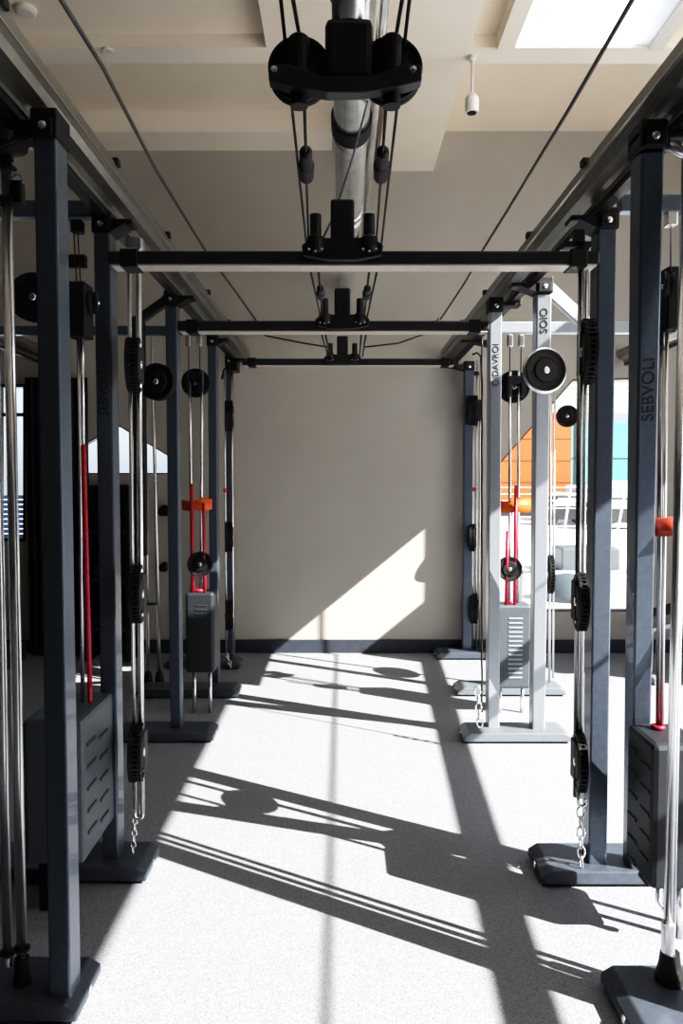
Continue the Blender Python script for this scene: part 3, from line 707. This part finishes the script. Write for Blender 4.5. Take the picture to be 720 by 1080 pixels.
MB().tube([(.165, -2.58, 3.3), (.165, 4.0, 3.3), (.16, 6.32, 3.3)], .018, 12).build('pipe', 'steel', CN)
for yy in (0.5, 3.6): MB().tube([(.165, yy, 3.31), (.165, yy, BZ)], .005, 8).build('hanger_rod', 'wire', CN)
A = P(380, 112, 2.9); wire('thin black wire slanting down from the duct to the nearest crossbar', [P(392, 90, 3.2), P(372, 165, 3.0), P(352, 228, 2.8), P(337, 258, 2.64)], .004, 'cable')
ZW = 2.86
def wline(pts_uv, Z):
    p = [PZ(u, v, Z) for u, v in pts_uv]
    return [Vector((p[0].x, -2.59, Z))]+p
wire('thin grey suspension cable above the left rail, running from top left', wline([(52, -20), (108, 70), (165, 180), (215, 262), (250, 310)], ZW)+[P(272, 341, 6.33)], .0075, 'wire', 'suspension_cable', 'cable')
wire('thin grey suspension cable above the right rail, running from top right', wline([(678, -20), (600, 115), (535, 222), (510, 262), (490, 298)], ZW)+[P(465, 336, 6.33)], .0075, 'wire', 'suspension_cable', 'cable')
wire('sagging black wire left of the trolley over the middle crossbar', [P(265, 340, 6.2), P(280, 354, 6.0), P(315, 361, 5.9), P(345, 366, 5.7)], .006, 'cable')
wire('sagging black wire right of the trolley over the middle crossbar', [P(385, 366, 5.7), P(420, 362, 5.9), P(448, 352, 6.0), P(462, 336, 6.2)], .006, 'cable')

# ------------------------------------------------------------------ left background
k = MB(); x0, x1 = P(28, 500, 6.2).x, P(92, 500, 6.2).x; n = 28
pts = [(x0+(x1-x0)*i/n, 6.20+.025*math.sin(i*1.7), .0) for i in range(n+1)]
poly = pts+[(p[0], p[1]+.05, 0) for p in reversed(pts)]
k.prism([(p[0], p[1], .01) for p in poly], (0, 0, P(0, 398, 6.2).z-.01))
tag(k.build('curtain', 'curtain'), 'black floor-length curtain beside the far left window', 'curtain')
# dark rack with handles behind second left post
xr0, xr1 = P(92, 600, 6.05).x, P(136, 600, 6.05).x
t = thing('equipment_rack', 'dark equipment rack against the back wall, left of the aisle', 'rack', ((xr0+xr1)/2, 6.1, 0))
for x in (xr0, xr1): MB().box(x-.02, x+.02, 6.0, 6.28, 0, 1.45, .004).build('rack_post', 'black', t)
for z in (.25, .65, 1.05): MB().box(xr0+.02, xr1-.02, 6.0, 6.28, z, z+.04, .004).build('shelf', 'bar', t)
MB().box(xr0+.02, xr1-.02, 6.26, 6.28, .1, 1.45).build('back_panel', 'curtain', t)
cnt = 0
for zi, z in enumerate((.29, .69, 1.09)):
    for i in range(2):
        x = xr0+.1+i*(xr1-xr0-.2)
        nm = ['bottom', 'middle', 'top'][zi]+' shelf of the dark rack, '+['left', 'right'][i]+' one'
        d = thing('dumbbell', 'black dumbbell on the '+nm, 'dumbbell', (x, 6.12, z), 'dumbbells on the dark rack')
        MB().tube([(x, 6.03, z+.055), (x, 6.2, z+.055)], .014, 10).build('handle', 'chrome', d)
        for yy in (6.02, 6.17): MB().lathe((x, yy, z+.055), (0, 1, 0), [(0, .045), (.008, .055), (.05, .055), (.058, .045)], 8).build('weight_head', 'rubber', d)
for u, v, w in ((172, 538, 12), (172, 597, 10)):
    p = P(u, v, WY); s = w/F*WY/2
    tag(MB().prism([(p.x-s, WY, p.z-s*.6), (p.x-s*.5, WY, p.z+s*.3), (p.x+s*.3, WY, p.z+s), (p.x+s, WY, p.z+s*.8), (p.x+s, WY, p.z-s), (p.x, WY, p.z-s)], (0, -.07, 0), .006).build('wall_hook', 'black'), 'black wall hook, '+('upper' if v < 560 else 'lower')+' one of two behind third left post', 'hook', 'wall hooks')
MB_ = MB().box(-3.4, P(47, 668, 5.6).x-.35, 4.7, 6.1, 0, .14, .01)
tag(MB_.build('low_platform', 'base'), 'low dark platform on the floor at far left', 'platform')

# ------------------------------------------------------------------ right background
t = thing('weight_bench', 'dark weight bench with silver legs behind the right stations', 'bench', (2.45, 5.5, 0))
MB().beam((2.2, 5.5, .42), (2.9, 5.5, .62), .3, .07, .015, side=(0, 1, 0)).build('pad', 'curtain', t)
MB().beam((2.25, 5.5, .36), (2.9, 5.5, .55), .06, .05, 0, side=(0, 1, 0)).build('frame', 'silver', t)
for x in (2.3, 2.8): MB().beam((x, 5.5, 0), (x, 5.5, .36+(x-2.25)*.29), .06, .05, .004).build('leg', 'silver', t); 
for x in (2.3, 2.8): MB().box(x-.03, x+.03, 5.3, 5.7, 0, .05, .004).build('cross_foot', 'silver', t)

# ------------------------------------------------------------------ outside
tag(MB().box(-40, 60, WY+.4, 70, -.3, -.02).build('terrace', 'terrace'), 'bright white terrace paving outside the right window', 'terrace')['kind'] = 'structure'
tag(MB().box(3.75, 30, -30, WY+.4, -.3, -.05).build('side_terrace', 'terrace'), 'sunlit terrace outside the right wall', 'terrace')['kind'] = 'structure'
YB = 30
t = thing('building', 'orange clad building outside with rounded top corner', 'building', P(580, 545, YB), 'buildings outside')
xa, xb_ = P(520, 500, YB).x, P(602, 500, YB).x; zt = P(0, 405, YB).z
arc = [(xa, YB, -.02), (xb_, YB, -.02)]
arc += [(xb_-(1-math.cos(a_))*1.0, YB, zt-1.0+math.sin(a_)*1.0) for a_ in [math.pi/2*i/8 for i in range(9)]]
arc += [(xa, YB, zt)]
MB().prism(arc, (0, 6, 0)).build('facade', 'obld', t)
for v in (440, 463, 486, 509, 530): MB().box(xa, xb_, YB-.02, YB, P(0, v, YB).z, P(0, v-1, YB).z).build('joint', 'bandc', t)
MB().box(xa, xb_, YB-.03, YB, -.02, P(0, 543, YB).z+.1).build('plinth', 'shroud', t)
YG = 34
t = thing('building', 'teal glass building outside right of the orange one', 'building', P(650, 545, YG), 'buildings outside')
MB().box(P(602, 0, YG).x, P(730, 0, YG).x, YG, YG+8, -.02, P(0, 446, YG).z).build('facade', 'teal', t)
for u in (613, 641, 676): MB().box(P(u, 0, YG).x-.05, P(u, 0, YG).x+.05, YG-.03, YG, 0, P(0, 446, YG).z).build('mullion', 'frame', t)
for v in (483,): MB().box(P(602, 0, YG).x, P(730, 0, YG).x, YG-.03, YG, P(0, v, YG).z-.04, P(0, v, YG).z).build('transom', 'frame', t)
YH = 26
for i, (u0, u1, vt) in enumerate(((604, 622, 520), (622, 648, 512), (648, 672, 507), (672, 700, 517))):
    lab = ['lowest', 'second', 'third', 'last'][i]+' pale low building from the left in front of the teal glass'
    t = thing('building', lab, 'building', (P(u0, 0, YH).x, YH, 0), 'pale low buildings outside')
    MB().box(P(u0, 0, YH+i*.3).x, P(u1, 0, YH+i*.3).x-.03, YH+i*.3, YH+i*.3+2, -.02, P(0, vt, YH).z).build('wall', 'pale', t)
    for r_ in range(2):
        for c_ in range(2):
            x = P(u0+(u1-u0)*(.2+.4*c_), 0, YH+i*.3).x; z = .35+r_*.55
            if z+.3 < P(0, vt, YH).z: MB().box(x, x+.18, YH+i*.3-.02, YH+i*.3, z, z+.28).build('window_pane', 'slot', t)
# cars
def car(u, v, Y, m, lab):
    p = P(u, v, Y); p.z = -.02
    t = thing('car', lab, 'car', p, 'parked cars outside')
    pr = [(-1.0, .2), (-1.0, .55), (-.75, .62), (-.45, .95), (.35, .95), (.65, .62), (1.0, .55), (1.02, .2)]
    MB().prism([(p.x+a_, p.y, p.z+b_) for a_, b_ in pr], (0, .9, 0), .04).build('body', m, t)
    MB().prism([(p.x+a_, p.y-.01, p.z+b_) for a_, b_ in [(-.62, .63), (-.40, .90), (.30, .90), (.52, .63)]], (0, .01, 0)).build('side_window', 'slot', t)
    for x in (-.6, .6): MB().lathe((p.x+x, p.y-.02, p.z+.22), (0, 1, 0), [(0, .21), (.18, .21)], 16).build('wheel', 'rubber', t)
car(601, 551, 24, 'frame', 'dark car parked outside at the foot of the orange building')
car(654, 556, 22, 'frame', 'dark car parked outside right of the second right post')
car(628, 551, 25, 'pale', 'pale car parked outside between the two dark cars')
# terrace railing and kerb, seats
yR_ = 8.6
t = thing('terrace_railing', 'thin metal railing across the terrace outside the window', 'railing', (2.6, yR_, 0))
zr = P(0, 603, yR_).z
MB().beam((1.2, yR_, zr), (4.6, yR_, zr), .03, .03, 0, side=(0, 1, 0)).build('top_rail', 'louvre', t)
for x in (1.3, 2.1, 3.45, 4.5): MB().beam((x, yR_, -.02), (x, yR_, zr), .03, .03).build('railing_post', 'louvre', t)
yF = 22
t = thing('fence', 'fine horizontal bar fence far across the terrace before the buildings', 'fence', (7, yF-1.5, 0))
for v in (514, 521, 528, 536): MB().beam(P(520, v, yF-1.5), P(730, v, yF-1.5), .03, .02, 0, side=(0, 1, 0)).build('bar', 'white', t)
for u in (545, 602, 660, 715): MB().beam((P(u, 0, yF-1.5).x, yF-1.5, -.02), P(u, 512, yF-1.5), .05, .05).build('post', 'white', t)
tag(MB().box(P(600, 0, 12).x, P(664, 0, 12).x, 12, 12.6, -.02, P(0, 578, 12).z, .03).build('planter_box', 'shroudlight'), 'slate planter box standing on the terrace outside', 'planter')
k = MB().lathe((P(598, 640, 9.3).x, 9.3, -.02), (0, 0, 1), [(0, .36), (.1, .35), (.22, .28), (.30, .16), (.33, .02)], 28, True)  # low grey shape stands in for a curved shadow on the paving
tag(k.build('shadow_mound', 'shroudlight'), 'grey mound standing in for a curved shadow on the terrace', 'shadow_mound')
# canopy outside above the window
t = thing('canopy', 'grey louvred canopy outside above the right window', 'canopy', (3, 9, 2.5))
zc_ = 2.45
for i in range(7): MB().box(.6, 4.8, 7.1+i*.55, 7.1+i*.55+.34, zc_, zc_+.05).build('louvre', 'louvre', t)
for x in (.7, 4.7): MB().beam((x, 7.0, zc_+.08), (x, 10.9, zc_+.08), .08, .08).build('canopy_beam', 'louvre', t); 
for x in (.7, 4.7):
    for yy in (7.05, 10.8): MB().beam((x, yy, -.02), (x, yy, zc_+.05), .08, .08).build('canopy_post', 'louvre', t)

# ------------------------------------------------------------------ light
sd = Vector((-1, .57, -.82)).normalized()
sun = bpy.data.lights.new('sun', 'SUN'); sun.energy = 16.5; sun.angle = math.radians(.35); sun.color = (1, .965, .90)
so = bpy.data.objects.new('sun', sun); COL.objects.link(so); so.rotation_euler = sd.to_track_quat('-Z', 'Y').to_euler(); so.location = (8, -5, 8)
w = bpy.data.worlds.new('world'); S.world = w; w.use_nodes = True
nt = w.node_tree; bg = nt.nodes['Background']
sky = nt.nodes.new('ShaderNodeTexSky'); sky.sky_type = 'NISHITA'; sky.sun_disc = False; sky.sun_elevation = math.asin(-sd.z); sky.sun_rotation = math.atan2(-sd.x, -sd.y)
sky.air_density = 1.2; sky.dust_density = 2.0
mx = nt.nodes.new('ShaderNodeMixRGB'); mx.inputs[0].default_value = .45; mx.inputs[2].default_value = (7, 8.4, 10.5, 1)
nt.links.new(sky.outputs[0], mx.inputs[1]); nt.links.new(mx.outputs[0], bg.inputs['Color'])
bg.inputs['Strength'].default_value = .15
S.view_settings.view_transform = 'Standard'; S.view_settings.look = 'None'; S.view_settings.exposure = 0.0; S.view_settings.gamma = 1
vs = S.view_settings; vs.use_curve_mapping = True
cm = vs.curve_mapping; cu = cm.curves[3]
for x_, y_ in ((.025, .014), (.08, .070), (.20, .245), (.45, .60)): cu.points.new(x_, y_)
cm.update()
S.cycles.use_denoising = True
S.cycles.max_bounces = 10; S.cycles.diffuse_bounces = 6
S.cycles.sample_clamp_indirect = 6
